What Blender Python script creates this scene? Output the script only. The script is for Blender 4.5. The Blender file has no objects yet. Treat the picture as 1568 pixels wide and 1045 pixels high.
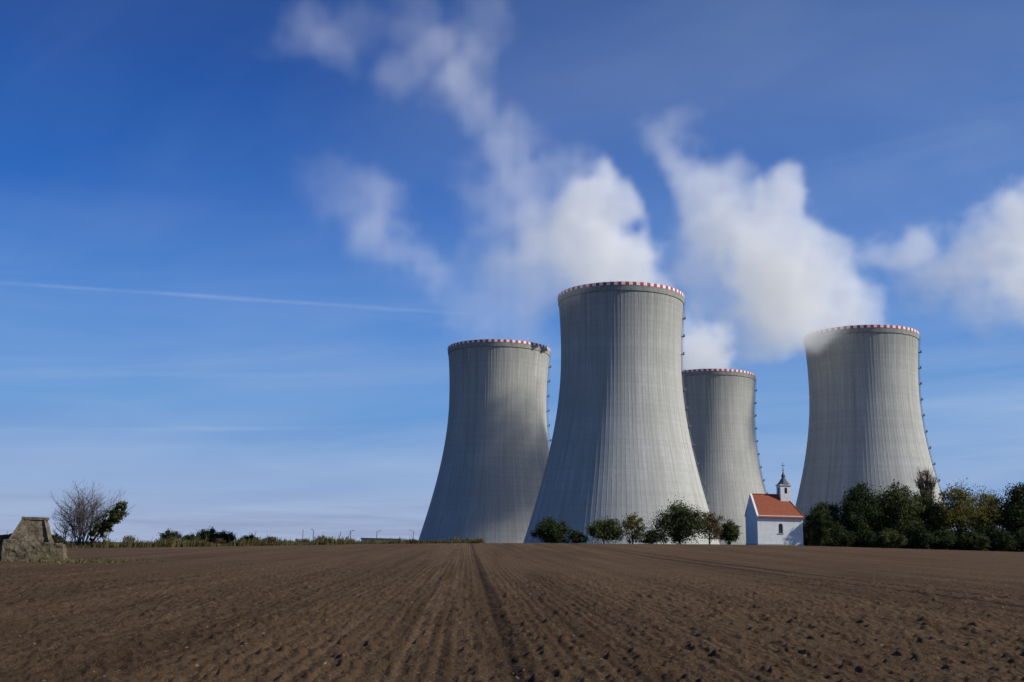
import bpy, math, random
import numpy as np
from mathutils import Vector, Matrix
R_ = math.radians
scene = bpy.context.scene
col = scene.collection
rng = np.random.default_rng(7)
random.seed(7)

# ------------------------------------------------------------------ noise
def _h(ix, iy, iz, seed):
    h = (ix.astype(np.int64)*374761393 + iy.astype(np.int64)*668265263 + iz.astype(np.int64)*2147483647 + seed*974711) & 0xFFFFFFFF
    h = ((h ^ (h >> 13)) * 1274126177) & 0xFFFFFFFF
    h = ((h ^ (h >> 16)) * 2246822519) & 0xFFFFFFFF
    h = h ^ (h >> 15)
    return (h & 0xFFFFFF).astype(np.float32) / float(0xFFFFFF)
def vnoise2(x, y, seed=0):
    ix = np.floor(x); iy = np.floor(y); fx = x-ix; fy = y-iy
    fx = fx*fx*(3-2*fx); fy = fy*fy*(3-2*fy)
    z = np.zeros_like(ix)
    a = _h(ix, iy, z, seed); b = _h(ix+1, iy, z, seed); c = _h(ix, iy+1, z, seed); d = _h(ix+1, iy+1, z, seed)
    return (a*(1-fx)+b*fx)*(1-fy) + (c*(1-fx)+d*fx)*fy
def vnoise3(x, y, z, seed=0):
    iz = np.floor(z); fz = z-iz; fz = fz*fz*(3-2*fz)
    ix = np.floor(x); iy = np.floor(y); fx = x-ix; fy = y-iy
    fx = fx*fx*(3-2*fx); fy = fy*fy*(3-2*fy)
    r = []
    for k in (0, 1):
        a = _h(ix, iy, iz+k, seed); b = _h(ix+1, iy, iz+k, seed); c = _h(ix, iy+1, iz+k, seed); d = _h(ix+1, iy+1, iz+k, seed)
        r.append((a*(1-fx)+b*fx)*(1-fy) + (c*(1-fx)+d*fx)*fy)
    return r[0]*(1-fz)+r[1]*fz

# ------------------------------------------------------------------ mesh helpers
def fast_mesh(name, V, F, mats=(), midx=None, smooth=False):
    me = bpy.data.meshes.new(name)
    V = np.asarray(V, np.float32); F = np.asarray(F, np.int32)
    n = F.shape[1]
    me.vertices.add(len(V)); me.vertices.foreach_set('co', V.ravel())
    me.loops.add(F.size); me.loops.foreach_set('vertex_index', F.ravel())
    me.polygons.add(len(F)); me.polygons.foreach_set('loop_start', np.arange(0, F.size, n, dtype=np.int32))
    for m in mats: me.materials.append(m)
    if midx is not None: me.polygons.foreach_set('material_index', np.asarray(midx, np.int32))
    me.polygons.foreach_set('use_smooth', np.full(len(F), smooth))
    me.update(calc_edges=True)
    return me
def add(name, me, parent=None, loc=None, rot=None, scale=None):
    o = bpy.data.objects.new(name, me); col.objects.link(o)
    if parent: o.parent = parent
    if loc is not None: o.location = loc
    if rot is not None: o.rotation_euler = rot
    if scale is not None: o.scale = scale
    return o
def pymesh(name, V, F, mats=(), midx=None, smooth=False):
    me = bpy.data.meshes.new(name); me.from_pydata([tuple(v) for v in V], [], [tuple(f) for f in F])
    for m in mats: me.materials.append(m)
    if midx is not None: me.polygons.foreach_set('material_index', midx)
    if smooth: me.polygons.foreach_set('use_smooth', [True]*len(F))
    me.update(); return me
class MB:
    def __init__(s): s.V=[]; s.F=[]; s.M=[]
    def box(s, x0, x1, y0, y1, z0, z1, m=0):
        b=len(s.V)
        s.V += [(x0,y0,z0),(x1,y0,z0),(x1,y1,z0),(x0,y1,z0),(x0,y0,z1),(x1,y0,z1),(x1,y1,z1),(x0,y1,z1)]
        for f in [(0,3,2,1),(4,5,6,7),(0,1,5,4),(1,2,6,5),(2,3,7,6),(3,0,4,7)]:
            s.F.append(tuple(b+i for i in f)); s.M.append(m)
    def poly(s, pts, m=0):
        b=len(s.V); s.V += list(pts); s.F.append(tuple(range(b,b+len(pts)))); s.M.append(m)
    def tube(s, p, q, r0, r1, n=6, m=0):
        p=np.array(p,float); q=np.array(q,float); d=q-p; L=np.linalg.norm(d)
        if L<1e-6: return
        d/=L; a=np.cross(d,[0,0,1.0]);
        if np.linalg.norm(a)<1e-3: a=np.array([1.0,0,0])
        a/=np.linalg.norm(a); c=np.cross(d,a); b=len(s.V)
        for i in range(n):
            t=2*math.pi*i/n; o=a*math.cos(t)+c*math.sin(t)
            s.V.append(tuple(p+o*r0)); s.V.append(tuple(q+o*r1))
        for i in range(n):
            j=(i+1)%n; s.F.append((b+2*i,b+2*j,b+2*j+1,b+2*i+1)); s.M.append(m)
    def mesh(s, name, mats, smooth=False): return pymesh(name, s.V, s.F, mats, s.M, smooth)

# ------------------------------------------------------------------ material helpers
class NT:
    def __init__(s, tree): s.t=tree; s.n=tree.nodes; s.l=tree.links
    def node(s, typ, ins=None, **kw):
        n=s.n.new(typ)
        for k,v in kw.items(): setattr(n,k,v)
        for k,v in (ins or {}).items():
            if isinstance(v, bpy.types.NodeSocket): s.l.new(v, n.inputs[k])
            else: n.inputs[k].default_value = v
        return n
    def math(s, op, a, b=0.0, c=0.0, clamp=False):
        n=s.n.new('ShaderNodeMath'); n.operation=op; n.use_clamp=clamp
        for i,v in enumerate((a,b,c)):
            if isinstance(v, bpy.types.NodeSocket): s.l.new(v,n.inputs[i])
            else: n.inputs[i].default_value=v
        return n.outputs[0]
    def mix(s, f, a, b, mode='MIX'):
        n=s.n.new('ShaderNodeMix'); n.data_type='RGBA'; n.blend_type=mode
        for k,v in ((0,f),(6,a),(7,b)):
            if isinstance(v, bpy.types.NodeSocket): s.l.new(v,n.inputs[k])
            else: n.inputs[k].default_value = v if k==0 else (*v[:3],1)
        return n.outputs[2]
    def ramp(s, f, stops):
        n=s.n.new('ShaderNodeValToRGB'); e=n.color_ramp.elements
        while len(e)<len(stops): e.new(0.5)
        for i,(p,c) in enumerate(stops):
            e[i].position=p; e[i].color = (*c,1) if isinstance(c,(tuple,list)) else (c,c,c,1)
        s.l.new(f,n.inputs[0]); return n.outputs[0]
    def noise(s, vec, scale, detail=3, rough=.5, dist=0.0):
        n=s.n.new('ShaderNodeTexNoise'); s.l.new(vec,n.inputs['Vector'])
        n.inputs['Scale'].default_value=scale; n.inputs['Detail'].default_value=detail
        n.inputs['Roughness'].default_value=rough; n.inputs['Distortion'].default_value=dist
        return n.outputs['Fac']
    def comb(s,x,y,z):
        n=s.n.new('ShaderNodeCombineXYZ')
        for i,v in enumerate((x,y,z)):
            if isinstance(v, bpy.types.NodeSocket): s.l.new(v,n.inputs[i])
            else: n.inputs[i].default_value=v
        return n.outputs[0]
    def sep(s,v):
        n=s.n.new('ShaderNodeSeparateXYZ'); s.l.new(v,n.inputs[0]); return n.outputs
def mat(name):
    m=bpy.data.materials.new(name); m.use_nodes=True; m.node_tree.nodes.clear()
    t=NT(m.node_tree); return m,t
def finish(t, color, rough=.9, bump=None, bstr=.3, bdist=.05, spec=.2, metallic=0.0):
    b=t.node('ShaderNodeBsdfPrincipled'); o=t.node('ShaderNodeOutputMaterial')
    if isinstance(color, bpy.types.NodeSocket): t.l.new(color,b.inputs['Base Color'])
    else: b.inputs['Base Color'].default_value=(*color,1)
    b.inputs['Roughness'].default_value=rough; b.inputs['Specular IOR Level'].default_value=spec
    b.inputs['Metallic'].default_value=metallic
    if bump is not None:
        bp=t.node('ShaderNodeBump',{'Height':bump,'Strength':bstr,'Distance':bdist}); t.l.new(bp.outputs[0],b.inputs['Normal'])
    t.l.new(b.outputs[0],o.inputs[0]); return b
def objco(t): return t.node('ShaderNodeTexCoord').outputs['Object']
def simple(name, c1, c2, scale=3, rough=.85, bstr=.3, bdist=.03, spec=.2, metallic=0.0):
    m,t=mat(name); v=objco(t); n=t.noise(v,scale,5,.6)
    finish(t,t.mix(t.ramp(n,[(.3,0.0),(.7,1.0)]),c1,c2),rough,n,bstr,bdist,spec,metallic); return m

# ------------------------------------------------------------------ camera, world, sun
PITCH=11.5; ROLL=1.2
cd=bpy.data.cameras.new('camera'); cam=bpy.data.objects.new('camera',cd); col.objects.link(cam)
cd.sensor_width=36; cd.lens=35; cd.clip_start=.1; cd.clip_end=60000
cam.matrix_world = Matrix.Translation((0,0,1.7)) @ Matrix.Rotation(R_(90+PITCH),4,'X') @ Matrix.Rotation(R_(ROLL),4,'Z')
scene.camera=cam
SEL=36; SAZ=105   # elevation, azimuth clockwise from +Y
sd=Vector((math.sin(R_(SAZ))*math.cos(R_(SEL)), math.cos(R_(SAZ))*math.cos(R_(SEL)), math.sin(R_(SEL))))
sl=bpy.data.lights.new('sun','SUN'); sl.energy=5.0; sl.angle=R_(.5); sl.color=(1,.95,.87)
so=bpy.data.objects.new('sun',sl); col.objects.link(so); so.rotation_euler=sd.to_track_quat('Z','Y').to_euler(); so.location=(200,-100,200)

w=bpy.data.worlds.new('World'); scene.world=w; w.use_nodes=True; w.node_tree.nodes.clear(); t=NT(w.node_tree)
sky=t.node('ShaderNodeTexSky',sky_type='NISHITA',sun_disc=False,sun_elevation=R_(SEL),sun_rotation=R_(SAZ),altitude=300,air_density=1.0,dust_density=.3,ozone_density=3.0)
g=t.node('ShaderNodeTexCoord').outputs['Generated']; x,y,z=t.sep(g)
elev=t.ramp(z,[(0.0,(.32,.41,.64)),(.05,(.24,.38,.68)),(.13,(.115,.31,.69)),(.22,(.045,.215,.65)),(.32,(.020,.135,.52)),(.43,(.011,.082,.37)),(.55,(.007,.052,.26))])
side=t.math('MULTIPLY_ADD',x,.9,.22,clamp=True)
elev=t.mix(t.math('MULTIPLY',side,.36),elev,(.20,.38,.70))
elev10=t.node('ShaderNodeVectorMath',operation='SCALE'); t.l.new(elev,elev10.inputs[0]); elev10.inputs['Scale'].default_value=10.0
base=t.mix(.92,sky.outputs[0],elev10.outputs[0])
den=t.math('ADD',t.math('MAXIMUM',z,0.0),.12)
px=t.math('DIVIDE',x,den); py=t.math('DIVIDE',y,den)
# broad veils of cirrus
veil=t.noise(t.comb(t.math('MULTIPLY',px,.55),t.math('ADD',t.math('MULTIPLY',py,.7),t.math('MULTIPLY',px,.4)),0.0),1.0,7,.52,.8)
veil2=t.noise(t.comb(t.math('MULTIPLY',px,.8),t.math('ADD',t.math('MULTIPLY',py,1.6),t.math('MULTIPLY',px,1.0)),3.0),1.2,6,.55,.6)
vf=t.math('ADD',t.ramp(veil,[(.38,0.0),(.78,1.0)]),t.math('MULTIPLY',t.ramp(veil2,[(.45,0.0),(.8,1.0)]),.4))
vf=t.math('MULTIPLY',vf,t.math('MULTIPLY_ADD',side,.30,.08))
# streaky layers low over the horizon
st=t.noise(t.comb(t.math('MULTIPLY',x,1.2),t.math('MULTIPLY',y,1.0),t.math('ADD',t.math('MULTIPLY',z,12.0),t.math('MULTIPLY',x,-1.0))),1.4,5,.52,.7)
low=t.math('MULTIPLY',t.ramp(z,[(.0,1.0),(.12,.9),(.34,0.0)]),t.ramp(st,[(.40,0.0),(.80,1.0)]))
vf=t.math('ADD',vf,t.math('MULTIPLY',low,.28),clamp=True)
def trail(nrm, off, width, amp, x0, x1, seed):
    d=t.math('ADD',t.math('ADD',t.math('MULTIPLY',x,nrm[0]),t.math('MULTIPLY',y,nrm[1])),t.math('ADD',t.math('MULTIPLY',z,nrm[2]),off))
    wob=t.noise(t.comb(x,seed,0.0),14,4,.6)
    d=t.math('ADD',d,t.math('MULTIPLY',t.math('SUBTRACT',wob,.5),width*1.4))
    ww=t.math('MULTIPLY_ADD',t.noise(t.comb(x,seed+3.0,0.0),9,4,.6),width*1.8,width*.2)
    a=t.math('SUBTRACT',1.0,t.math('DIVIDE',t.math('ABSOLUTE',d),ww),clamp=True)
    a=t.math('MULTIPLY',a,t.math('MULTIPLY',t.ramp(t.noise(t.comb(x,seed+9.0,0.0),9,4,.65),[(.3,0.0),(.7,1.0)]),amp*2))
    m1=t.ramp(t.math('MULTIPLY_ADD',x,1.0,.5),[(x0+.5,0.0),(x0+.58,1.0),(x1+.40,1.0),(x1+.5,0.0)])
    return t.math('MULTIPLY',a,m1)
for a in (trail((.047,-.2288,1.0),0.0,.0025,.11,-.49,-.02,1.0),trail((-.030,-.116,1.0),0.0,.0028,.09,-.49,-.12,7.0),trail((-.01,-.165,1.0),0.0,.004,.06,-.49,-.1,5.0)):
    vf=t.math('ADD',vf,a,clamp=True)
skyc=t.mix(vf,base,(5.8,6.8,8.3))
# thin mauve stratus banks right above the horizon
sb=t.noise(t.comb(t.math('MULTIPLY',x,3.0),t.math('MULTIPLY',y,1.0),t.math('MULTIPLY',z,60.0)),1.4,5,.55,.3)
sbm=t.math('MULTIPLY',t.ramp(z,[(0.0,.7),(.015,1.0),(.05,0.0)]),t.ramp(sb,[(.45,0.0),(.62,1.0)]))
skyc=t.mix(t.math('MULTIPLY',sbm,.55),skyc,(2.5,3.05,4.9))
bg=t.node('ShaderNodeBackground',{'Color':skyc,'Strength':.096}); wo=t.node('ShaderNodeOutputWorld'); t.l.new(bg.outputs[0],wo.inputs[0])
w.name='sky'

scene.view_settings.view_transform='Standard'; scene.view_settings.look='None'; scene.view_settings.exposure=0

# ------------------------------------------------------------------ terrain
def zridge(x): return np.interp(x,[-80,-65,-22,0,33,44,82,200],[-.6,-.25,1.2,1.75,2.25,2.3,2.0,2.0])
def edgeY(x): return np.interp(x,[-80,-52,-22,0,300],[112,126,156,166,178])
def smooth(t): t=np.clip(t,0,1); return t*t*(3-2*t)
def terrain(x,y):
    x=np.asarray(x,float); y=np.asarray(y,float); d=np.hypot(x,y)
    z=zridge(x)*np.clip(y/160,0,1)**1.4
    t2=smooth((y-190)/170)
    z=z*(1-t2)+(-6)*t2
    z=np.where(d>900,z-(d-900)*.006,z)
    return z
def gz(x,y): return float(terrain(x,y))

tans=np.concatenate([np.linspace(-.80,.80,1200)])
az=np.arctan(tans)
rest=np.linspace(az[-1],2*math.pi+az[0],70)[1:-1]
az=np.concatenate([az,rest])
rr=np.concatenate([[.02,2,5,8],np.geomspace(9.5,210,800),np.geomspace(216,45000,60)])
A,RR=np.meshgrid(az,rr)
X=(np.sin(A)*RR).ravel(); Y=(np.cos(A)*RR).ravel(); D=RR.ravel()
Z=terrain(X,Y)
S=X+.04*Y; T=Y-.04*X
sel=np.where((D<90)&(D>6)&(Y>0))[0]
xs,ys,ss,dd=X[sel],Y[sel],S[sel],D[sel]
fade=1-smooth((dd-30)/55)
rowamp=.30+.70*vnoise2(ss/2.6,T[sel]/9,31)
disp=.0095*rowamp*np.sin(2*math.pi*(ss/.24+ .6*vnoise2(ss*.8,T[sel]*.30,3)))*(1-smooth((dd-22)/28))
disp+=.045*(vnoise2(ss*1.1,T[sel]*.12,1)-.5)
n1=vnoise2(xs/.12,ys/.14,11); n2=vnoise2(xs/.055+3.3,ys/.06,12); n3=vnoise2(xs/.33,ys/.4,13); n4=vnoise2(xs/.2+7,ys/.22,14)
disp+=(.20*np.clip(n1-.52,0,1)*n3 + .13*np.clip(n4-.6,0,1))*(1-smooth((dd-28)/45)) + .040*(n2-.5)*(1-smooth((dd-14)/22)) + .05*(n3-.5)*fade
tl=np.exp(-((ss-.70)/.16)**2)+.8*np.exp(-((ss-16.2)/.18)**2)+.5*np.exp(-((ss-18.0)/.18)**2)
disp-=.06*tl
Z[sel]+=disp
Z+=np.where(D>12,.12*(vnoise2(X/28,Y/28,5)-.5)*np.clip(D/40,0,1),0)
V=np.stack([X,Y,Z],1)
nc=len(az); nr=len(rr)
i=np.arange(nr-1)[:,None]*nc; j=np.arange(nc)[None,:]; jn=(j+1)%nc
F=np.stack([i+j,i+nc+j,i+nc+jn,i+jn],-1).reshape(-1,4)[:, ::-1]
m_ground,t=mat('ground_soil')
v=objco(t); x,y,z=t.sep(v)
s=t.math('MULTIPLY_ADD',y,.04,x); tt=t.math('MULTIPLY_ADD',x,-.04,y)
big=t.noise(v,.05,4,.55); med=t.noise(v,1.3,5,.6); fine=t.noise(v,14,5,.7); vf_=t.noise(v,45,3,.7); patch=t.noise(v,.45,5,.65)
rowlong=t.noise(t.comb(t.math('MULTIPLY',s,3.2),t.math('MULTIPLY',tt,.035),0.0),1.0,5,.7)
rowwide=t.noise(t.comb(t.math('MULTIPLY',s,.35),t.math('MULTIPLY',tt,.012),5.0),1.0,4,.6)
rowmid=t.noise(t.comb(t.math('MULTIPLY',s,1.1),t.math('MULTIPLY',tt,.012),9.0),1.0,3,.6)
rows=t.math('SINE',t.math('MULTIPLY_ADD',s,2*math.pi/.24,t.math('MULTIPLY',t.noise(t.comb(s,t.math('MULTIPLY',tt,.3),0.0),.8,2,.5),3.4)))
c=t.mix(t.ramp(fine,[(.3,0.0),(.7,1.0)]),(.060,.037,.021),(.190,.126,.075))
c=t.mix(t.math('MULTIPLY',t.ramp(big,[(.35,0.0),(.65,1.0)]),.4),c,(.170,.104,.055))
c=t.mix(t.math('MULTIPLY',t.ramp(patch,[(.42,0.0),(.62,1.0)]),.38),c,(.064,.040,.024))
c=t.mix(t.math('MULTIPLY',t.ramp(rowlong,[(.44,0.0),(.60,1.0)]),.6),c,(.060,.037,.022))
c=t.mix(t.math('MULTIPLY',t.ramp(rowmid,[(.46,0.0),(.58,1.0)]),.38),c,(.060,.037,.022))
c=t.mix(t.math('MULTIPLY',t.ramp(rowwide,[(.45,0.0),(.6,1.0)]),.32),c,(.195,.125,.070))
# paler, drier drilled strip beside the wheel track
strip=t.math('SUBTRACT',1.0,t.math('DIVIDE',t.math('ABSOLUTE',t.math('ADD',s,1.0)),2.2),clamp=True)
c=t.mix(t.math('MULTIPLY',strip,t.ramp(rowlong,[(.35,.45),(.55,.0)])),c,(.23,.155,.09))
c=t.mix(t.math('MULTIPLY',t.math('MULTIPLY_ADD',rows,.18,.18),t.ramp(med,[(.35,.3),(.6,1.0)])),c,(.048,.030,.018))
def line(pos,wd,amp):
    d=t.math('DIVIDE',t.math('ABSOLUTE',t.math('SUBTRACT',s,pos)),wd)
    return t.math('MULTIPLY',t.math('SUBTRACT',1.0,d,clamp=True),amp)
lf=t.math('ADD',line(.70,.26,.85),t.math('ADD',line(16.2,.45,.95),t.math('ADD',line(18.1,.40,.7),t.math('ADD',line(-1.1,.25,.3),line(-15.5,.35,.3)))),clamp=True)
lf=t.math('MULTIPLY',lf,t.ramp(patch,[(.3,.6),(.6,1.0)]))
c=t.mix(lf,c,(.024,.015,.010))
vor=t.node('ShaderNodeTexVoronoi',{'Vector':v,'Scale':5.5,'Randomness':1.0})
stones=t.math('MULTIPLY',t.math('LESS_THAN',vor.outputs['Distance'],.15),t.math('GREATER_THAN',t.sep(vor.outputs['Color'])[0],.76))
c=t.mix(t.math('MULTIPLY',stones,.7),c,(.32,.255,.18))
vor2=t.node('ShaderNodeTexVoronoi',{'Vector':v,'Scale':17.0,'Randomness':1.0})
st2=t.math('MULTIPLY',t.math('LESS_THAN',vor2.outputs['Distance'],.2),t.math('GREATER_THAN',t.sep(vor2.outputs['Color'])[1],.84))
c=t.mix(t.math('MULTIPLY',st2,.7),c,(.32,.24,.16))
at=t.node('ShaderNodeAttribute',attribute_name='grass').outputs['Fac']
gn=t.noise(v,.6,6,.65)
gc=t.mix(t.ramp(gn,[(.35,0.0),(.65,1.0)]),(.022,.032,.012),(.065,.062,.026))
c=t.mix(at,c,gc)
bh=t.math('ADD',t.math('MULTIPLY',fine,1.4),t.math('ADD',t.math('MULTIPLY',med,1.8),t.math('MULTIPLY_ADD',rows,.12,t.math('MULTIPLY',vf_,.7))))
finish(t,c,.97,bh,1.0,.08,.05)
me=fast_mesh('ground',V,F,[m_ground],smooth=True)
ga=me.attributes.new('grass','FLOAT','POINT')
gm=smooth((Y-edgeY(X)-1.5*(vnoise2(X/2,Y/2,8)-.5))/1.0)
gm=np.maximum(gm, .8*smooth(1.3-np.hypot((X+24.6)/4.2,(Y-55)/3.5)+.5*(vnoise2(X,Y,9)-.5)))
ga.data.foreach_set('value',gm.astype(np.float32))
ground=add('ground',me)

# ------------------------------------------------------------------ cooling towers
def tower_material():
    m,t=mat('weathered_concrete'); v=objco(t); x,y,z=t.sep(v)
    a=t.math('ARCTAN2',y,x)
    rnd=t.node('ShaderNodeObjectInfo').outputs['Random']; off=t.math('MULTIPLY',rnd,50.0)
    ca=t.math('MULTIPLY',t.math('COSINE',a),30.0); sa=t.math('MULTIPLY',t.math('SINE',a),30.0)
    streak=t.noise(t.comb(t.math('ADD',ca,off),sa,t.math('MULTIPLY',z,.03)),.6,7,.7)
    fine=t.noise(t.comb(ca,sa,t.math('MULTIPLY',z,.3)),1.4,4,.6)
    blot=t.noise(t.comb(t.math('ADD',ca,off),sa,z),.045,5,.6)
    band=t.noise(t.comb(0.0,off,z),.45,3,.8)
    c=t.mix(t.ramp(streak,[(.32,0.0),(.66,1.0)]),(.31,.31,.285),(.50,.495,.465))
    c=t.mix(t.math('MULTIPLY',t.ramp(fine,[(.35,1.0),(.6,0.0)]),.3),c,(.27,.27,.25))
    c=t.mix(t.math('MULTIPLY',t.ramp(blot,[(.42,0.0),(.62,1.0)]),.4),c,(.32,.32,.295))
    c=t.mix(t.math('MULTIPLY',t.ramp(band,[(.4,1.0),(.6,0.0)]),.25),c,(.28,.28,.255))
    top=t.ramp(t.math('DIVIDE',z,125.0),[(.80,0.0),(.97,1.0)])
    ts=t.noise(t.comb(ca,sa,t.math('MULTIPLY',z,.02)),1.1,4,.7)
    c=t.mix(t.math('MULTIPLY',t.math('MULTIPLY',top,t.ramp(ts,[(.4,0.0),(.62,1.0)])),.55),c,(.18,.18,.165))
    saw=t.math('FRACT',t.math('DIVIDE',z,2.6)); j=t.math('LESS_THAN',saw,.06)
    c=t.mix(t.math('MULTIPLY',j,.2),c,(.2,.2,.18))
    seam=t.math('FRACT',t.math('MULTIPLY',a,116/(2*math.pi))); sj=t.math('GREATER_THAN',seam,.9)
    c=t.mix(t.math('MULTIPLY',sj,t.math('MULTIPLY',t.ramp(streak,[(.35,1.0),(.6,.3)]),.28)),c,(.18,.18,.165))
    finish(t,c,.93,fine,.25,.2,.1); return m
m_tower=tower_material()
m_inner=simple('tower_inner_concrete',(.10,.10,.095),(.18,.18,.17),.3)
m_cornice=simple('cornice_concrete',(.20,.20,.18),(.32,.315,.29),.6)
m_red=simple('red_warning_paint',(.42,.035,.05),(.52,.06,.07),1.5,.6)
m_white=simple('white_warning_paint',(.68,.68,.68),(.80,.80,.79),1.5,.6)
m_steel=simple('galvanised_steel',(.16,.165,.17),(.26,.265,.27),2,.5,spec=.4,metallic=.4)
def rad(h): return 28.4*math.sqrt(1+((h-95)/(70 if h<95 else 88))**2)
def make_tower_meshes():
    nrib=116; n=nrib*4
    hs_=np.concatenate([np.linspace(8,118,56),[119.5,122.4,122.5,124.9]])
    base=2*math.pi/nrib; angs=[]; ro=[]
    for k in range(nrib):
        a0=k*base
        angs += [a0,a0+base*.76,a0+base*.84,a0+base*.94]; ro += [0,0,.035,.035]
    angs=np.array(angs); ro=np.array(ro); V=[];F=[];M=[]
    for h in hs_:
        r=rad(h)
        if h>122.45: rv=np.full(n,r+.30)
        else: rv=r+ro
        for q in range(n): V.append((rv[q]*math.cos(angs[q]),rv[q]*math.sin(angs[q]),h))
    no=len(hs_)
    hin=[124.9,118,100,80,60,40,20,8]
    for h in hin:
        r=rad(h)-.9
        for q in range(n): V.append((r*math.cos(angs[q]),r*math.sin(angs[q]),h))
    tot=no+len(hin)
    for i in range(tot-1):
        for q in range(n):
            k=(q+1)%n; F.append((i*n+q,i*n+k,(i+1)*n+k,(i+1)*n+q)); M.append(2 if i in(no-3,no-2) else (0 if i<no else 1))
    i=tot-1
    for q in range(n):
        k=(q+1)%n; F.append((i*n+q,i*n+k,k,q)); M.append(1)
    shell=fast_mesh('shell',V,F,[m_tower,m_inner,m_cornice],M)
    b=MB(); ns=112
    for k in range(ns):
        a0=2*math.pi*k/ns; a1=2*math.pi*(k+1)/ns; ri=rad(125)-.1; r2=rad(125)+.38
        p=lambda a,r,z:(r*math.cos(a),r*math.sin(a),z)
        z0,z1=124.95,126.4
        m=k%2
        b.poly([p(a0,r2,z0),p(a1,r2,z0),p(a1,r2,z1),p(a0,r2,z1)],m)
        b.poly([p(a1,ri,z0),p(a0,ri,z0),p(a0,ri,z1),p(a1,ri,z1)],m)
        b.poly([p(a0,r2,z1),p(a1,r2,z1),p(a1,ri,z1),p(a0,ri,z1)],m)
        b.poly([p(a0,r2,z0),p(a0,ri,z0),p(a1,ri,z0),p(a1,r2,z0)],m)
        if k%8==0: b.tube(p(a0,r2-.2,z1),p(a0,r2-.2,z1+1.3),.05,.03,4,0)
    par=b.mesh('warning_parapet',[m_red,m_white])
    b=MB()
    for k in range(44):
        a0=2*math.pi*k/44; a1=a0+math.pi/44; a2=a0-math.pi/44
        f=lambda a,r,z:(r*math.cos(a),r*math.sin(a),z)
        b.tube(f(a0,rad(-4)+1,-4),f(a1,rad(8)-.4,8.1),.55,.5,8); b.tube(f(a0,rad(-4)+1,-4),f(a2,rad(8)-.4,8.1),.55,.5,8)
    colm=b.mesh('support_columns',[m_tower])
    b=MB(); N=40
    for k in range(N):
        h0=9+k*(116/N); h1=9+(k+1)*(116/N)
        for dy in (-.35,.35):
            b.tube((rad(h0)+.5,dy,h0),(rad(h1)+.5,dy,h1),.06,.06,4)
            b.tube((rad(h0)+1.1,dy,h0),(rad(h1)+1.1,dy,h1),.04,.04,4)
        for q in range(4):
            h=h0+(h1-h0)*q/4; r=rad(h)
            b.tube((r+.5,-.35,h),(r+.5,.35,h),.03,.03,4); b.tube((r+.2,-.35,h),(r+1.1,-.35,h),.03,.03,4); b.tube((r+.2,.35,h),(r+1.1,.35,h),.03,.03,4)
        if k%3==1:
            r=rad(h0); b.box(r+.1,r+1.9,-1.1,1.1,h0-.12,h0+.12)
            for yy in (-1.1,1.1):
                b.tube((r+1.85,yy,h0),(r+1.85,yy,h0+1.2),.05,.05,4)
            b.tube((r+1.85,-1.1,h0+1.2),(r+1.85,1.1,h0+1.2),.05,.05,4)
            b.box(r+1.2,r+1.8,-.3,.3,h0+.12,h0+1.0)
    lad=b.mesh('access_ladder',[m_steel])
    return shell,par,colm,lad
TM=make_tower_meshes()
TW=[(-7.6,579,-12.2),(52.0,467,-7.2),(193.5,541,-7.9),(137.0,676,-9.0)]
for k,(tx,ty,tz) in enumerate(TW):
    e=bpy.data.objects.new('cooling_tower',None); col.objects.link(e); e.location=(tx,ty,tz)
    e.rotation_euler=(0,0,[-.02,-.04,-.28,-.12][k])
    for nm,me in zip(('shell','warning_parapet','support_columns','access_ladder'),TM):
        add(nm,me,e)

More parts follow.
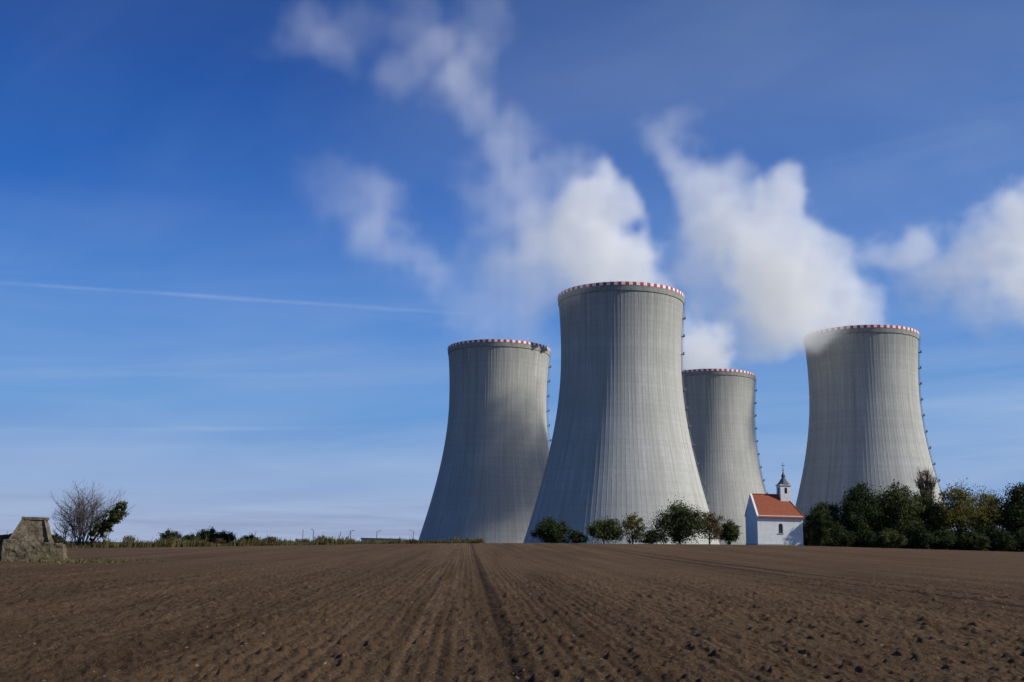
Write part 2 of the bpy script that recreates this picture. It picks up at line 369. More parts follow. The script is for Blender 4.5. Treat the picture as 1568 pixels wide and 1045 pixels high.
# ------------------------------------------------------------------ steam plumes (dense grids turned into fog volumes)
def steam_mat():
    m,t=mat('steam')
    at=t.node('ShaderNodeAttribute',attribute_name='density').outputs['Fac']
    p=t.node('ShaderNodeVolumePrincipled'); p.inputs['Color'].default_value=(1,1,1,1)
    p.inputs['Density'].default_value=1.0; p.inputs['Anisotropy'].default_value=.0
    p.inputs['Absorption Color'].default_value=(1,1,1,1)
    p.inputs['Emission Color'].default_value=(.90,.94,1.0,1)   # added glow standing in for light scattered many times inside the steam
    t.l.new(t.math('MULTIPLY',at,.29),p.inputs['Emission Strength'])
    o=t.node('ShaderNodeOutputMaterial'); t.l.new(p.outputs[0],o.inputs['Volume'])
    try: m.cycles.volume_step_rate=2.0
    except Exception: pass
    return m
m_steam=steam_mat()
def plume(name, balls, Y0, vox, seed, warp=9.0, gain=1.0):
    """balls: (X,Z at depth Y0, radius, density, actual Y)"""
    pts=np.array([[b[0]*b[4]/Y0,b[4],1.7+(b[1]-1.7)*b[4]/Y0,b[2]*b[4]/Y0,b[3]*gain] for b in balls],float)
    lo=(pts[:,:3]-pts[:,3:4]*1.25).min(0)-4; hi=(pts[:,:3]+pts[:,3:4]*1.25).max(0)+4
    lo[2]=max(lo[2],100)
    n=np.maximum(((hi-lo)/vox).astype(int)+1,4); hi=lo+(n-1)*vox
    gx=lo[0]+np.arange(n[0])*vox; gy=lo[1]+np.arange(n[1])*vox; gzv=lo[2]+np.arange(n[2])*vox
    ZZ,YY,XX=np.meshgrid(gzv,gy,gx,indexing='ij')
    x=XX.ravel().astype(np.float32); y=YY.ravel().astype(np.float32); z=ZZ.ravel().astype(np.float32)
    wx=vnoise3(x/30,y/30,z/30,seed)-.5; wy=vnoise3(x/30,y/30,z/30,seed+1)-.5; wz=vnoise3(x/30,y/30,z/30,seed+2)-.5
    qx=x+wx*warp*2; qy=y+wy*warp*2; qz=z+wz*warp*2
    wx=vnoise3(x/12,y/12,z/12,seed+5)-.5; wz=vnoise3(x/12,y/12,z/12,seed+6)-.5
    qx=qx+wx*warp*.9; qz=qz+wz*warp*.9
    best=np.full(x.shape,-9,np.float32); wsum=np.zeros_like(x); dsum=np.zeros_like(x)
    for (a,b_,c,r,dn) in pts:
        f=1-np.sqrt((qx-a)**2+(qy-b_)**2+(qz-c)**2)/r
        best=np.maximum(best,f); e=np.exp(np.clip(f*5,-30,10)); wsum+=e; dsum+=e*dn
    dn=dsum/np.maximum(wsum,1e-12)
    nb=0; amp=.5; sc=17.0; tot=0
    for o in range(4):
        nn=np.abs(2*vnoise3(x/sc,y/sc,z/sc,seed+20+o)-1); nb=nb+amp*(1-nn); tot+=amp; amp*=.6; sc*=.5
    nb=nb/tot
    soft=1-smooth((dn-.015)/.025)          # old, thin steam is wispy; fresh steam is crisp
    f=best*1.25+(nb-.60)*(1.15+.65*soft)
    var=vnoise3(x/34,y/34,z/34,seed+40)
    d=smooth(f/(.45+.6*soft))*dn*(.55+.9*var)
    d=np.where(best<-.3,0,d)
    me=bpy.data.meshes.new(name); me.vertices.add(len(x)); me.vertices.foreach_set('co',np.stack([x,y,z],1).ravel())
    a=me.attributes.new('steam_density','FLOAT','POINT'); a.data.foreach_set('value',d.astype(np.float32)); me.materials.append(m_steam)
    ob=add(name,me)
    ng=bpy.data.node_groups.new(name+'_fog','GeometryNodeTree')
    ng.interface.new_socket('Geometry',in_out='INPUT',socket_type='NodeSocketGeometry'); ng.interface.new_socket('Geometry',in_out='OUTPUT',socket_type='NodeSocketGeometry')
    t=NT(ng); gi=t.node('NodeGroupInput'); go=t.node('NodeGroupOutput')
    pos=t.node('GeometryNodeInputPosition').outputs[0]; sp=t.sep(pos); idx=[]
    for k in range(3):
        q=t.math('FLOOR',t.math('ADD',t.math('DIVIDE',t.math('SUBTRACT',sp[k],float(lo[k])),float(vox)),.5))
        idx.append(t.math('MINIMUM',t.math('MAXIMUM',q,0.0),float(n[k]-1)))
    ii=t.math('ADD',idx[0],t.math('MULTIPLY',float(n[0]),t.math('ADD',idx[1],t.math('MULTIPLY',idx[2],float(n[1])))))
    na=t.node('GeometryNodeInputNamedAttribute',data_type='FLOAT'); na.inputs['Name'].default_value='steam_density'
    si=t.node('GeometryNodeSampleIndex',data_type='FLOAT',domain='POINT'); t.l.new(gi.outputs[0],si.inputs['Geometry']); t.l.new(na.outputs[0],si.inputs['Value']); t.l.new(ii,si.inputs['Index'])
    vc=t.node('GeometryNodeVolumeCube'); t.l.new(si.outputs[0],vc.inputs['Density'])
    vc.inputs['Min'].default_value=tuple(float(q) for q in lo); vc.inputs['Max'].default_value=tuple(float(q) for q in hi)
    for k,nm in enumerate(('Resolution X','Resolution Y','Resolution Z')): vc.inputs[nm].default_value=int(n[k])
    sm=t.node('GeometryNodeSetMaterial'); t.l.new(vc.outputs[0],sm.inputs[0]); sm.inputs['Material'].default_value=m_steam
    t.l.new(sm.outputs[0],go.inputs[0])
    md=ob.modifiers.new('fog','NODES'); md.node_group=ng
    return ob
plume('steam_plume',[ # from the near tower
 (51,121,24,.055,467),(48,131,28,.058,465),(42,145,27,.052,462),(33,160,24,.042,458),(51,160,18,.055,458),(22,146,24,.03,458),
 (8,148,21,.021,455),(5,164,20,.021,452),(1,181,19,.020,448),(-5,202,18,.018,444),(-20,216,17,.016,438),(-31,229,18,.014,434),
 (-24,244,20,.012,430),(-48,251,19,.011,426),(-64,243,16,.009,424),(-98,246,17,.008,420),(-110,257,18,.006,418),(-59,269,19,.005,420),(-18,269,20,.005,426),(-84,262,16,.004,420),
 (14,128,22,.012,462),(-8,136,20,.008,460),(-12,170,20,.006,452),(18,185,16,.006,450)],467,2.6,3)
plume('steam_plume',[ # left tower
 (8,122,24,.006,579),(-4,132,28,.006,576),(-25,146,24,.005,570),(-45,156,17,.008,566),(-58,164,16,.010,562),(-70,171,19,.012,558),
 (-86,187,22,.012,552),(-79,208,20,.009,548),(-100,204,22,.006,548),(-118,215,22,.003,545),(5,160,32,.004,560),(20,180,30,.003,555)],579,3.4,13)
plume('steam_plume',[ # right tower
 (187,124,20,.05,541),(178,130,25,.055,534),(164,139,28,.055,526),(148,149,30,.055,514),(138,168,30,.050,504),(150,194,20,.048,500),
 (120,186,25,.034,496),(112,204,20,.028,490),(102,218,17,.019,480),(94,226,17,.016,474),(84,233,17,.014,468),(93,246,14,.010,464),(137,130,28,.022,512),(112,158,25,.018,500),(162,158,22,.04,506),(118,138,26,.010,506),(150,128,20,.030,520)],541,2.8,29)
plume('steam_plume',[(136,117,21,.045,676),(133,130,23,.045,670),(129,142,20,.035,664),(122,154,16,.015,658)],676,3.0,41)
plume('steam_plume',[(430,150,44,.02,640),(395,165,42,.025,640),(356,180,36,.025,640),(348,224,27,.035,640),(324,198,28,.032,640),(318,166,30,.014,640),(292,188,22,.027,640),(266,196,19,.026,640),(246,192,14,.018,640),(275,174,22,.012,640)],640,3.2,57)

# ------------------------------------------------------------------ vegetation
def leaf_mat(name, dark, light, hue_var=.5):
    m,t=mat(name); v=objco(t)
    tone=t.node('ShaderNodeAttribute',attribute_name='tone').outputs['Fac']
    n=t.noise(v,.9,3,.6)
    f=t.math('MULTIPLY_ADD',n,.5,t.math('MULTIPLY',tone,.6),clamp=True)
    c=t.mix(f,dark,light)
    b=t.node('ShaderNodeBsdfPrincipled',{'Base Color':c,'Roughness':.75}); b.inputs['Specular IOR Level'].default_value=.15
    tr=t.node('ShaderNodeBsdfTranslucent',{'Color':c}); mx=t.node('ShaderNodeMixShader',{0:.25}); t.l.new(b.outputs[0],mx.inputs[1]); t.l.new(tr.outputs[0],mx.inputs[2])
    o=t.node('ShaderNodeOutputMaterial'); t.l.new(mx.outputs[0],o.inputs[0]); return m
m_bark=simple('bark',(.045,.036,.028),(.10,.082,.065),6)
L_dark=leaf_mat('leaves_dark_green',(.012,.020,.008),(.055,.072,.022))
L_mid=leaf_mat('leaves_green',(.020,.030,.010),(.100,.110,.032))
L_yel=leaf_mat('leaves_yellow_green',(.035,.045,.010),(.230,.195,.040))
L_brn=leaf_mat('leaves_autumn_brown',(.045,.032,.014),(.18,.115,.055))
def tree_mesh(name, seed, h, wd, leafmat, clumps=60, per=90, leaf=.26, low=.12, trunk=True, lean=(0,0), sparse=False, limbs=14, cs=1.0):
    r=np.random.default_rng(seed); b=MB()
    tr_r=.03*h*.6+.05
    top=np.array([lean[0]*.6,lean[1]*.6,h*.62])
    prev=np.array([0,0,-.4]); pr=tr_r
    for k in range(1,6):
        q=k/5; p=np.array([top[0]*q+r.normal(0,.08),top[1]*q+r.normal(0,.08),top[2]*q]); r1=tr_r*(1-.75*q)
        b.tube(prev,p,pr,r1,7,0); prev=p; pr=r1
    C=[]
    for k in range(clumps):
        u=r.normal(size=3); u/=np.linalg.norm(u); rad_=r.random()**(.45)
        a=math.atan2(u[1],u[0]); lobe=.78+.22*math.sin(3*a+seed)+.14*math.sin(5*a+seed*2.1+u[2]*3)
        cz=h*(low+1)/2; hz=h*(1-low)/2*.93
        bell=1.0 if u[2]<0 else 1.0-.25*u[2]
        p=np.array([u[0]*wd/2*rad_*lobe*bell,u[1]*wd/2*rad_*lobe*bell,cz+u[2]*hz*rad_*(.86+.14*math.sin(2*a+seed))])
        fz=(p[2]/h); p[0]+=lean[0]*fz; p[1]+=lean[1]*fz
        C.append((p,rad_))
    for k in range(limbs):
        p,_=C[r.integers(len(C))]; q=.15+.8*r.random(); s0=np.array([top[0]*q,top[1]*q,top[2]*q*min(1,max(.2,p[2]/(h*.8)))])
        mid=(s0+p)/2+r.normal(0,.15,3)+np.array([0,0,.2]); b.tube(s0,mid,tr_r*.42*(1-q*.5),tr_r*.25,5,0); b.tube(mid,p,tr_r*.25,tr_r*.06,5,0)
        for _k in range(3 if not sparse else 7):
            e=p+r.normal(0,.09*wd,3)+np.array([0,0,.05*h]); b.tube(mid*.4+p*.6,e,tr_r*.1,.012,3,0)
    nb=len(b.F)
    V=list(b.V); F=list(b.F); M=list(b.M)
    LV=[];LT=[]
    for (p,rd) in C:
        cr=cs*wd*.5*r.uniform(.12,.28); m=int(per*r.uniform(.6,1.3)); ct=r.uniform(0,1)
        off=r.normal(0,.55,(m,3)); off[:,2]*=.8; off*=cr
        cen=p+off; cen[:,2]=np.maximum(cen[:,2],r.uniform(0,.5,m))
        nrm=r.normal(size=(m,3))+np.array([0,0,.5]); nrm/=np.linalg.norm(nrm,axis=1)[:,None]
        a_=np.cross(nrm,r.normal(size=(m,3))); a_/=np.linalg.norm(a_,axis=1)[:,None]+1e-9; c_=np.cross(nrm,a_); s_=(leaf*r.uniform(.5,1.15,m))[:,None]
        LV.append(np.stack([cen-a_*s_*.5,cen+c_*s_*.34,cen+a_*s_*.5,cen-c_*s_*.34],1)); LT.append(np.clip(.65*ct+.35*r.random(m),0,1))
    base=len(V); LV=np.concatenate(LV).reshape(-1,3); LT=np.concatenate(LT)
    allV=np.concatenate([np.array(V).reshape(-1,3),LV]); LF=base+np.arange(len(LV)).reshape(-1,4)
    allF=np.concatenate([np.array(F).reshape(-1,4),LF])
    me=fast_mesh(name,allV,allF,[m_bark,leafmat],np.concatenate([np.zeros(nb),np.ones(len(LF))]))
    tn=me.attributes.new('tone','FLOAT','FACE'); tn.data.foreach_set('value',np.concatenate([np.zeros(nb),LT]).astype(np.float32))
    return me
def put(name, me, x, y, rz=0, s=(1,1,1), sink=.1): return add(name,me,loc=(x,y,gz(x,y)-sink),rot=(0,0,rz),scale=s)
put('round_bush',tree_mesh('bush_a',1,4.5,8.6,L_dark,100,120,.34,0.0),8.0,185)
put('round_bush',tree_mesh('bush_b',2,4.9,7.6,L_mid,90,110,.34,0.0),17.5,185)
put('deciduous_tree',tree_mesh('tree_c',3,6.4,5.2,L_yel,60,75,.28,0.0),22.8,186)
put('deciduous_tree',tree_mesh('tree_d',4,7.9,10.8,L_mid,160,115,.34,0.0),31.4,185)
put('deciduous_tree',tree_mesh('tree_e',5,7.0,6.6,L_brn,70,75,.28,0.0),37.2,187)
put('round_bush',tree_mesh('bush_f',6,5.0,5.4,L_mid,70,100,.32,0.0),41.4,190)
put('round_bush',tree_mesh('bush_f2',66,2.8,6.4,L_mid,60,90,.28,0.0),26.0,184)
put('round_bush',tree_mesh('bush_f3',67,2.2,4.4,L_dark,40,90,.28,0.0),12.6,184)
put('slender_tree',tree_mesh('tree_g',7,7.6,4.4,L_dark,80,110,.30,0.0),53.4,173)
big1=tree_mesh('tree_h',8,10,9.5,L_dark,200,130,.36,0.0); big2=tree_mesh('tree_i',9,11,10.5,L_mid,210,120,.36,0.0); big3=tree_mesh('tree_j',10,11,9.5,L_yel,150,105,.32,0.02)
put('deciduous_tree',big1,57.4,182,.4,(.85,.85,.88))
put('deciduous_tree',big1,63.5,181,2.0,(1.05,1.05,1.25))
put('deciduous_tree',big2,70.5,182,1.0,(1.12,1.12,1.15))
put('slender_tree',tree_mesh('tree_k',12,16.8,5.4,L_brn,60,40,.24,0.35,sparse=True,limbs=44),79.0,190)
put('deciduous_tree',big3,80.5,181,.6,(1.05,1.05,1.2))
put('deciduous_tree',big2,75.5,184,3.2,(.9,.9,1.05))
put('deciduous_tree',big3,86.5,182,2.6,(.9,.9,1.12))
put('deciduous_tree',big1,92.5,181,4.1,(1.1,1.1,1.34))
put('deciduous_tree',big2,99,183,5.1,(1.1,1.1,1.25))
put('deciduous_tree',big1,107,184,.1,(1.1,1.1,1.25))
ub=tree_mesh('bush_u',14,4.6,6.8,L_dark,110,120,.34,0.0); ub2=tree_mesh('bush_v',15,4.6,6.8,L_mid,110,120,.34,0.0)
for k,xx in enumerate([54.8,57.5,62,66.5,71,76,80.5,85,90,95,101]):
    put('hedge_bush',ub if k%3 else ub2,xx,175.5+(k%3)*.8,k*1.3,(1,.8,.8+.35*((k*37)%10)/10),.5)
for k,xx in enumerate(np.arange(54,108,5.0)):
    put('hedge_bush',ub if k%2 else ub2,float(xx),188+(k%2),k*2.1,(1.1,.9,.95),.6)
def bare_mesh(name, seed, h, wd, stems=16):
    r=np.random.default_rng(seed); b=MB()
    def grow(p,d,L,rd,lev):
        n=4; q=p
        for k in range(n):
            d=d+r.normal(0,.13,3)+np.array([0,0,.05]); d/=np.linalg.norm(d); e=q+d*L/n; b.tube(q,e,rd*(1-k/n*.5),rd*(1-(k+1)/n*.5),4,0)
            if lev<3 and k>0:
                for _ in range(2 if lev<2 else 1):
                    dd=d+r.normal(0,.55,3); dd[2]=abs(dd[2])*.7+.2; dd/=np.linalg.norm(dd); grow(e,dd,L*.48,rd*.5,lev+1)
            q=e
    for k in range(stems):
        a=r.uniform(0,2*math.pi); t_=r.uniform(.1,.6); d=np.array([math.cos(a)*t_,math.sin(a)*t_,1.0]); d/=np.linalg.norm(d)
        grow(np.array([math.cos(a)*.4,math.sin(a)*.4,-.1]),d,h*r.uniform(.55,.85),.055,0)
    return b.mesh(name,[m_twig])
m_twig=simple('twig_bark',(.065,.052,.048),(.13,.105,.095),6)
put('bare_shrub',bare_mesh('bare_shrub',5,6.4,5,30),-53.6,128)
put('bare_shrub',bare_mesh('bare_shrub_small',15,3.6,3,9),-55.2,128)
put('windswept_tree',tree_mesh('windswept',27,6.6,3.2,L_mid,95,85,.24,0.10,lean=(5.0,0),cs=.85,limbs=26),-52.6,127)
ft=tree_mesh('far_tree',31,10.5,13,L_dark,90,90,.9,0.0)
for (x_,y_,s_) in [(-199,600,1.15),(-189,604,.95),(-177,600,1.3),(-168,606,1.15),(-183,640,.9),(-158,620,1.0),(-150,640,.9),(-208,620,.75),(-128,640,.8),(-118,660,.85),(-300,640,1.0),(-290,650,.8)]:
    put('far_tree',ft,x_,y_,x_,(s_,s_,s_))
def grass_strip():
    r=np.random.default_rng(9); N=34000
    x=r.uniform(-100,-4,N); e=edgeY(x); y=e+r.random(N)**1.4*14-.3
    x2=r.normal(-24.8,1.9,2500); y2=r.normal(54.6,1.4,2500); x=np.concatenate([x,x2]); y=np.concatenate([y,y2]); N=len(x)
    clump=vnoise2(x/2.2,y/2.2,4); hgt=(.25+1.0*clump**2)*r.uniform(.5,1.3,N); hgt[-2500:]*=.3
    tall=r.random(N)<.015; hgt[tall]*=2.0; hgt[x>-25]*=.75
    z=terrain(x,y)-.05; a=r.uniform(0,math.pi,N); wd=.05+.07*r.random(N); lx=r.normal(.12,.18,N)*hgt; ly=r.normal(0,.15,N)*hgt
    dx=np.cos(a)*wd; dy=np.sin(a)*wd
    p0=np.stack([x-dx,y-dy,z],1); p1=np.stack([x+dx,y+dy,z],1); p2=np.stack([x+lx+dx*.2,y+ly+dy*.2,z+hgt],1); p3=np.stack([x+lx-dx*.2,y+ly-dy*.2,z+hgt],1)
    V=np.stack([p0,p1,p2,p3],1).reshape(-1,3); F=np.arange(len(V)).reshape(-1,4)
    me=fast_mesh('grass_verge',V,F,[leaf_mat('verge_grass',(.035,.040,.012),(.17,.14,.06))])
    tn=me.attributes.new('tone','FLOAT','FACE'); tn.data.foreach_set('value',(r.random(N)*.6+.4*vnoise2(x/5,y/5,6)).astype(np.float32))
    add('grass_verge',me)
grass_strip()
wb=tree_mesh('weed',41,1.5,2.6,L_brn,20,40,.16,0.0,limbs=4)
for (x_,sc) in [(-34,1),(-31,.8),(-28,1.1),(-40,.9),(-45,1.0),(-24,.7),(-37,.7),(-18,.6),(-49,1.2),(-56,1.1),(-59,.9)]:
    put('weed_clump',wb,x_,float(edgeY(x_))+3,x_,(sc,sc,sc))

# ------------------------------------------------------------------ chapel
m_plaster=simple('white_lime_plaster',(.64,.64,.62),(.78,.78,.76),1.2,.9,.15)
m_plinth=simple('grey_plinth',(.30,.29,.27),(.42,.41,.38),2)
m_glass=simple('dark_window_glass',(.015,.017,.02),(.03,.033,.04),2,.2,0,spec=.5)
m_slate=simple('dark_metal_roofing',(.07,.075,.08),(.13,.135,.14),2,.5)
def tile_mat():
    m,t=mat('red_clay_tiles'); v=objco(t); x,y,z=t.sep(v)
    n=t.noise(v,1.2,5,.6); br=t.node('ShaderNodeTexBrick',{'Vector':t.comb(x,z,0.0),'Scale':1.0,'Mortar Size':.012,'Brick Width':.18,'Row Height':.20})
    br.inputs['Color1'].default_value=(.26,.065,.03,1); br.inputs['Color2'].default_value=(.36,.10,.045,1); br.inputs['Mortar'].default_value=(.10,.028,.018,1)
    c=t.mix(t.math('MULTIPLY',t.ramp(n,[(.35,0.0),(.65,1.0)]),.5),br.outputs[0],(.20,.075,.045))
    finish(t,c,.85,br.outputs[1],-.4,.03); return m
m_tile=tile_mat()
cx,cy=42.4,172.0; e=bpy.data.objects.new('white_chapel',None); col.objects.link(e); e.location=(cx,cy,2.25); e.rotation_euler=(0,0,R_(6))
LX,LY,EH,RH=8.0,6.0,5.1,8.75; HX=6.0
b=MB()
wx0,wx1,wz0,wz1=3.7,4.5,2.15,3.35; rdw=.4; wc=4.1
arc=[(wc+rdw*math.cos(a),wz1+rdw*math.sin(a)) for a in np.linspace(0,math.pi,9)]
b.poly([(0,0,-1),(wx0,0,-1),(wx0,0,wz0),(wx0,0,wz1),(wx0,0,EH),(0,0,EH)])
b.poly([(wx1,0,-1),(LX,0,-1),(LX,0,EH),(wx1,0,EH),(wx1,0,wz1),(wx1,0,wz0)])
b.poly([(wx0,0,-1),(wx1,0,-1),(wx1,0,wz0),(wx0,0,wz0)])
for k in range(8):
    (xa,za),(xb,zb)=arc[k],arc[k+1]; b.poly([(xb,0,zb),(xa,0,za),(xa,0,EH),(xb,0,EH)])
    b.poly([(xa,0,za),(xb,0,zb),(xb,.35,zb),(xa,.35,za)])
b.poly([(wx0,0,wz0),(wx1,0,wz0),(wx1,.35,wz0),(wx0,.35,wz0)]); b.poly([(wx0,0,wz0),(wx0,.35,wz0),(wx0,.35,wz1),(wx0,0,wz1)]); b.poly([(wx1,0,wz0),(wx1,0,wz1),(wx1,.35,wz1),(wx1,.35,wz0)])
b.poly([(0,LY,-1),(0,0,-1),(0,0,EH),(0,LY/2,RH-.12),(0,LY,EH)]); b.poly([(LX,0,-1),(LX,LY,-1),(LX,LY,EH),(LX,0,EH)]); b.poly([(LX,LY,-1),(0,LY,-1),(0,LY,EH),(LX,LY,EH)])
add('walls',b.mesh('walls',[m_plaster]),e)
b=MB(); b.poly([(wx0,.35,wz0)]+[(wx1,.35,wz0)]+[(p[0],.35,p[1]) for p in arc])
add('window_glass',b.mesh('window_glass',[m_glass]),e)
b=MB(); b.box(wc-.02,wc+.02,.30,.345,wz0,wz1+.38); b.box(wx0-.12,wx1+.12,-.10,-.003,wz0-.12,wz0-.01)
add('window_bars',b.mesh('window_bars',[m_plinth]),e)
b=MB(); b.box(-.07,LX+.07,-.07,-.004,-1,.3); b.box(-.07,-.004,-.004,LY+.07,-1,.3); b.box(LX+.004,LX+.07,-.004,LY+.07,-1,.3)
add('plinth',b.mesh('plinth',[m_plinth]),e)
b=MB(); b.box(-.12,LX+.12,-.16,-.004,EH-.28,EH-.02); b.box(LX+.004,LX+.16,-.004,LY,EH-.28,EH-.02)
for s_ in (0,1):
    y0=-.18 if s_==0 else LY+.18
    b.poly([(-.12,y0,EH-.1),(-.12,LY/2,RH+.12),(.22,LY/2,RH+.12),(.22,y0,EH-.1)]); b.poly([(-.12,y0,EH-.28),(-.12,LY/2,RH-.08),(-.12,LY/2,RH+.12),(-.12,y0,EH-.08)])
add('cornice',b.mesh('cornice',[m_plaster]),e)
b=MB(); o=.3; dz=.3*(RH-EH)/(LY/2); E0=EH-dz+.05
A0=(.2,-o,E0);A1=(LX+o,-o,E0);A2=(LX+o,LY+o,E0);A3=(.2,LY+o,E0);B0=(.2,LY/2,RH+.03);B1=(HX,LY/2,RH+.03)
for pl in ([A0,A1,B1,B0],[A1,A2,B1],[A2,A3,B0,B1]):
    b.poly(pl)
und=[(p[0],p[1],p[2]-.14) for p in (A0,A1,A2,A3)]
b.poly([und[0],und[1],A1,A0]); b.poly([und[1],und[2],A2,A1]); b.poly([und[2],und[3],A3,A2]); b.poly(und[::-1])
b.tube(B0,B1,.11,.11,6); b.tube(B1,A1,.1,.1,6); b.tube(B1,A2,.1,.1,6)
add('tiled_roof',b.mesh('tiled_roof',[m_tile]),e)
b=MB(); sx,sy=6.0,LY/2; hw=.95; z0,z1=6.6,10.35
ow=.24; oz0,oz1=8.95,9.75
def face(P):
    b.poly([P(-hw,z0),P(-ow,z0),P(-ow,z1),P(-hw,z1)],0); b.poly([P(ow,z0),P(hw,z0),P(hw,z1),P(ow,z1)],0); b.poly([P(-ow,z0),P(ow,z0),P(ow,oz0),P(-ow,oz0)],0)
    ar=[(ow*math.cos(a),oz1+ow*math.sin(a)) for a in np.linspace(0,math.pi,7)]
    for k in range(6):
        (ua,za),(ub_,zb)=ar[k],ar[k+1]; b.poly([P(ub_,zb),P(ua,za),P(ua,z1),P(ub_,z1)],0)
face(lambda u,z:(sx+u,sy-hw,z)); face(lambda u,z:(sx-u,sy+hw,z)); face(lambda u,z:(sx-hw,sy-u,z)); face(lambda u,z:(sx+hw,sy+u,z))
b.box(sx-hw+.15,sx+hw-.15,sy-hw+.15,sy+hw-.15,z0,z1-.05,2)
b.box(sx-hw-.14,sx+hw+.14,sy-hw-.14,sy+hw+.14,z1,z1+.16,0)
prof=[(1.22,z1+.16),(1.02,z1+.34),(.72,z1+.72),(.46,z1+1.1),(.30,z1+1.35),(.27,z1+1.5),(.36,z1+1.62),(.33,z1+1.82),(.16,z1+2.1),(.06,z1+2.5),(.03,z1+2.7)]
nn=8
for k in range(len(prof)-1):
    for q in range(nn):
        a0=2*math.pi*(q+.5)/nn; a1=2*math.pi*(q+1.5)/nn; (ra,za),(rb,zb)=prof[k],prof[k+1]
        f=lambda r,a,z:(sx+r*math.cos(a),sy+r*math.sin(a),z)
        b.poly([f(ra,a0,za),f(ra,a1,za),f(rb,a1,zb),f(rb,a0,zb)],1)
b.tube((sx,sy,z1+2.6),(sx,sy,z1+4.1),.05,.04,6,1); b.box(sx-.36,sx+.36,sy-.04,sy+.04,z1+3.45,z1+3.55,1)
b.tube((sx,sy,z1+2.62),(sx,sy,z1+2.8),.14,.14,8,1)
add('belfry',b.mesh('belfry',[m_plaster,m_slate,m_glass]),e)

# ------------------------------------------------------------------ ruined concrete block on the left
m,t=mat('old_rubble_concrete'); v=objco(t); n=t.noise(v,1.6,7,.7); n2=t.noise(v,7,5,.7); n3=t.noise(v,.7,3,.5)
vor=t.node('ShaderNodeTexVoronoi',{'Vector':v,'Scale':3.2},feature='DISTANCE_TO_EDGE')
c=t.mix(t.ramp(n,[(.36,0.0),(.64,1.0)]),(.045,.036,.024),(.22,.18,.125)); c=t.mix(t.math('MULTIPLY',t.ramp(n3,[(.45,0.0),(.6,1.0)]),.5),c,(.10,.085,.035))
c=t.mix(t.ramp(vor.outputs[0],[(0.0,.5),(.05,0.0)]),c,(.04,.034,.025))
finish(t,c,.95,t.math('ADD',n2,t.math('MULTIPLY',n,1.5)),1.0,.10); m_ruin=m
def rough_block(name, corners_bottom, corners_top, seed, sub=14, amp=.10, parent=None):
    cb=np.array(corners_bottom,float); ct=np.array(corners_top,float); V=[];F=[]
    P=lambda u,v_,w_: ((cb[0]*(1-u)+cb[1]*u)*(1-v_)+(cb[3]*(1-u)+cb[2]*u)*v_)*(1-w_)+((ct[0]*(1-u)+ct[1]*u)*(1-v_)+(ct[3]*(1-u)+ct[2]*u)*v_)*w_
    def grid(fn):
        b0=len(V)
        for i in range(sub+1):
            for j in range(sub+1): V.append(fn(i/sub,j/sub))
        for i in range(sub):
            for j in range(sub): a=b0+i*(sub+1)+j; F.append((a,a+sub+1,a+sub+2,a+1))
    grid(lambda a,b_:P(a,0,b_)); grid(lambda a,b_:P(1,a,b_)); grid(lambda a,b_:P(1-a,1,b_)); grid(lambda a,b_:P(0,1-a,b_)); grid(lambda a,b_:P(a,b_,1))
    V=np.array(V)
    for k in range(3):
        for f,am in ((1.3,1.0),(4,.7),(9,.4)):
            V[:,k]+=amp*am*(vnoise3(V[:,0]*f+k*17+50,V[:,1]*f+50,V[:,2]*f+50,seed+k)-.5)
    return add(name,fast_mesh(name,V,F,[m_ruin],smooth=False),parent)
e=bpy.data.objects.new('ruined_concrete_bunker',None); col.objects.link(e); e.location=(-25.6,55.2,gz(-25.6,55.2)-.1); e.rotation_euler=(0,0,R_(14))
rough_block('lower_wall',[(-1.35,-1.25,-.2),(1.75,-1.1,-.2),(1.6,1.2,-.2),(-1.3,1.2,-.2)],[(-1.35,-1.2,1.25),(1.45,-1.05,1.08),(1.3,1.1,1.0),(-1.3,1.1,1.22)],3,22,.13,e)
rough_block('battered_top',[(-1.22,-.75,1.12),(.85,-.7,1.02),(.8,.95,1.02),(-1.2,1.0,1.12)],[(-.72,-.35,2.34),(.42,-.35,2.32),(.40,.6,2.32),(-.72,.6,2.34)],9,18,.09,e)
rough_block('cap_slab',[(-.78,-.44,2.30),(.48,-.42,2.28),(.46,.65,2.28),(-.78,.65,2.30)],[(-.76,-.43,2.44),(.46,-.41,2.42),(.44,.63,2.42),(-.76,.63,2.44)],12,12,.04,e)
fb=MB()
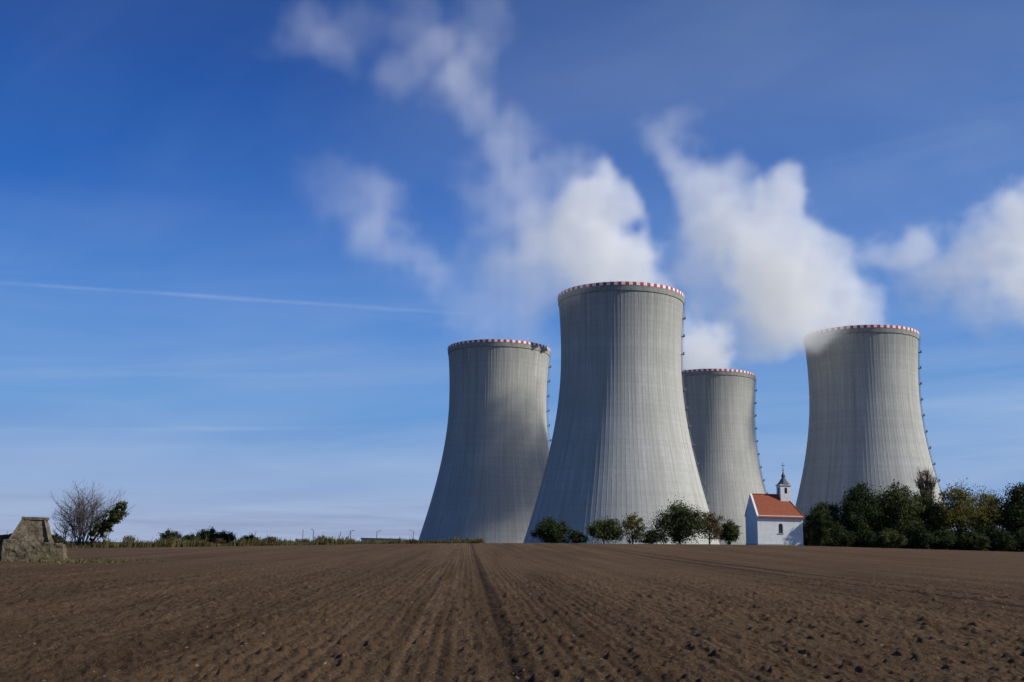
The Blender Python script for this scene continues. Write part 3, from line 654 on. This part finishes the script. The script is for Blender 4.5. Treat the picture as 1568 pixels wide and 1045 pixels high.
for (p,q) in [((-1.15,-.80,1.22),(-.70,-.40,2.30)),((.79,-.75,1.18),(.40,-.40,2.28))]:
    fb.tube(p,q,.06,.05,5)
add('frame_ribs',fb.mesh('frame_ribs',[m_ruin]),e)
rough_block('left_wall',[(-3.6,.2,-.2),(-1.3,.2,-.2),(-1.3,1.4,-.2),(-3.6,1.4,-.2)],[(-3.5,.3,1.2),(-1.25,.3,1.5),(-1.25,1.3,1.5),(-3.5,1.3,1.2)],22,16,.16,e)
rr_=np.random.default_rng(4)
for k in range(22):
    x0=1.7+abs(rr_.normal(0,.8)) if k<16 else rr_.uniform(-1.3,1.6); y0=rr_.normal(-.6,.6) if k<16 else rr_.uniform(-1.8,-1.4); s_=rr_.uniform(.08,.24)
    rough_block('rubble_%d'%k,[(x0-s_,y0-s_,-.1),(x0+s_,y0-s_*.8,-.1),(x0+s_*.8,y0+s_,-.1),(x0-s_,y0+s_,-.1)],[(x0-s_*.6,y0-s_*.6,s_*.9),(x0+s_*.5,y0-s_*.6,s_),(x0+s_*.5,y0+s_*.5,s_*.8),(x0-s_*.6,y0+s_*.5,s_)],k*5,4,.12,e)

# ------------------------------------------------------------------ lamps and site hall in the distance
def lamp_mesh():
    b=MB(); b.tube((0,0,-.3),(0,0,12),.22,.14,6); b.tube((0,0,11.9),(1.8,0,12.4),.1,.08,5); b.box(1.4,2.5,-.2,.2,12.28,12.5); return b.mesh('lamp',[m_steel])
lm=lamp_mesh()
for (x_,y_) in [(-92,480),(-76,490),(-62,480),(-40,430),(-105,520)]:
    add('street_lamp',lm,loc=(x_,y_,gz(x_,y_)),rot=(0,0,x_))
m_hall=simple('pale_metal_cladding',(.45,.46,.47),(.58,.59,.60),.3)
b=MB(); b.box(-12,8,-6,6,0,8.6,0); b.box(-12.3,8.3,-6.3,6.3,8.6,9.1,1); b.box(8,13,-4,4,0,7.4,0); b.box(8.31,13.2,-4.2,4.2,7.4,7.8,1)
for k in range(6): b.box(-10.5+k*3,-8.9+k*3,-6.06,-6.004,5.2,7.4,2)
add('site_building',b.mesh('site_building',[m_hall,m_slate,m_glass]),loc=(-68,560,-6))
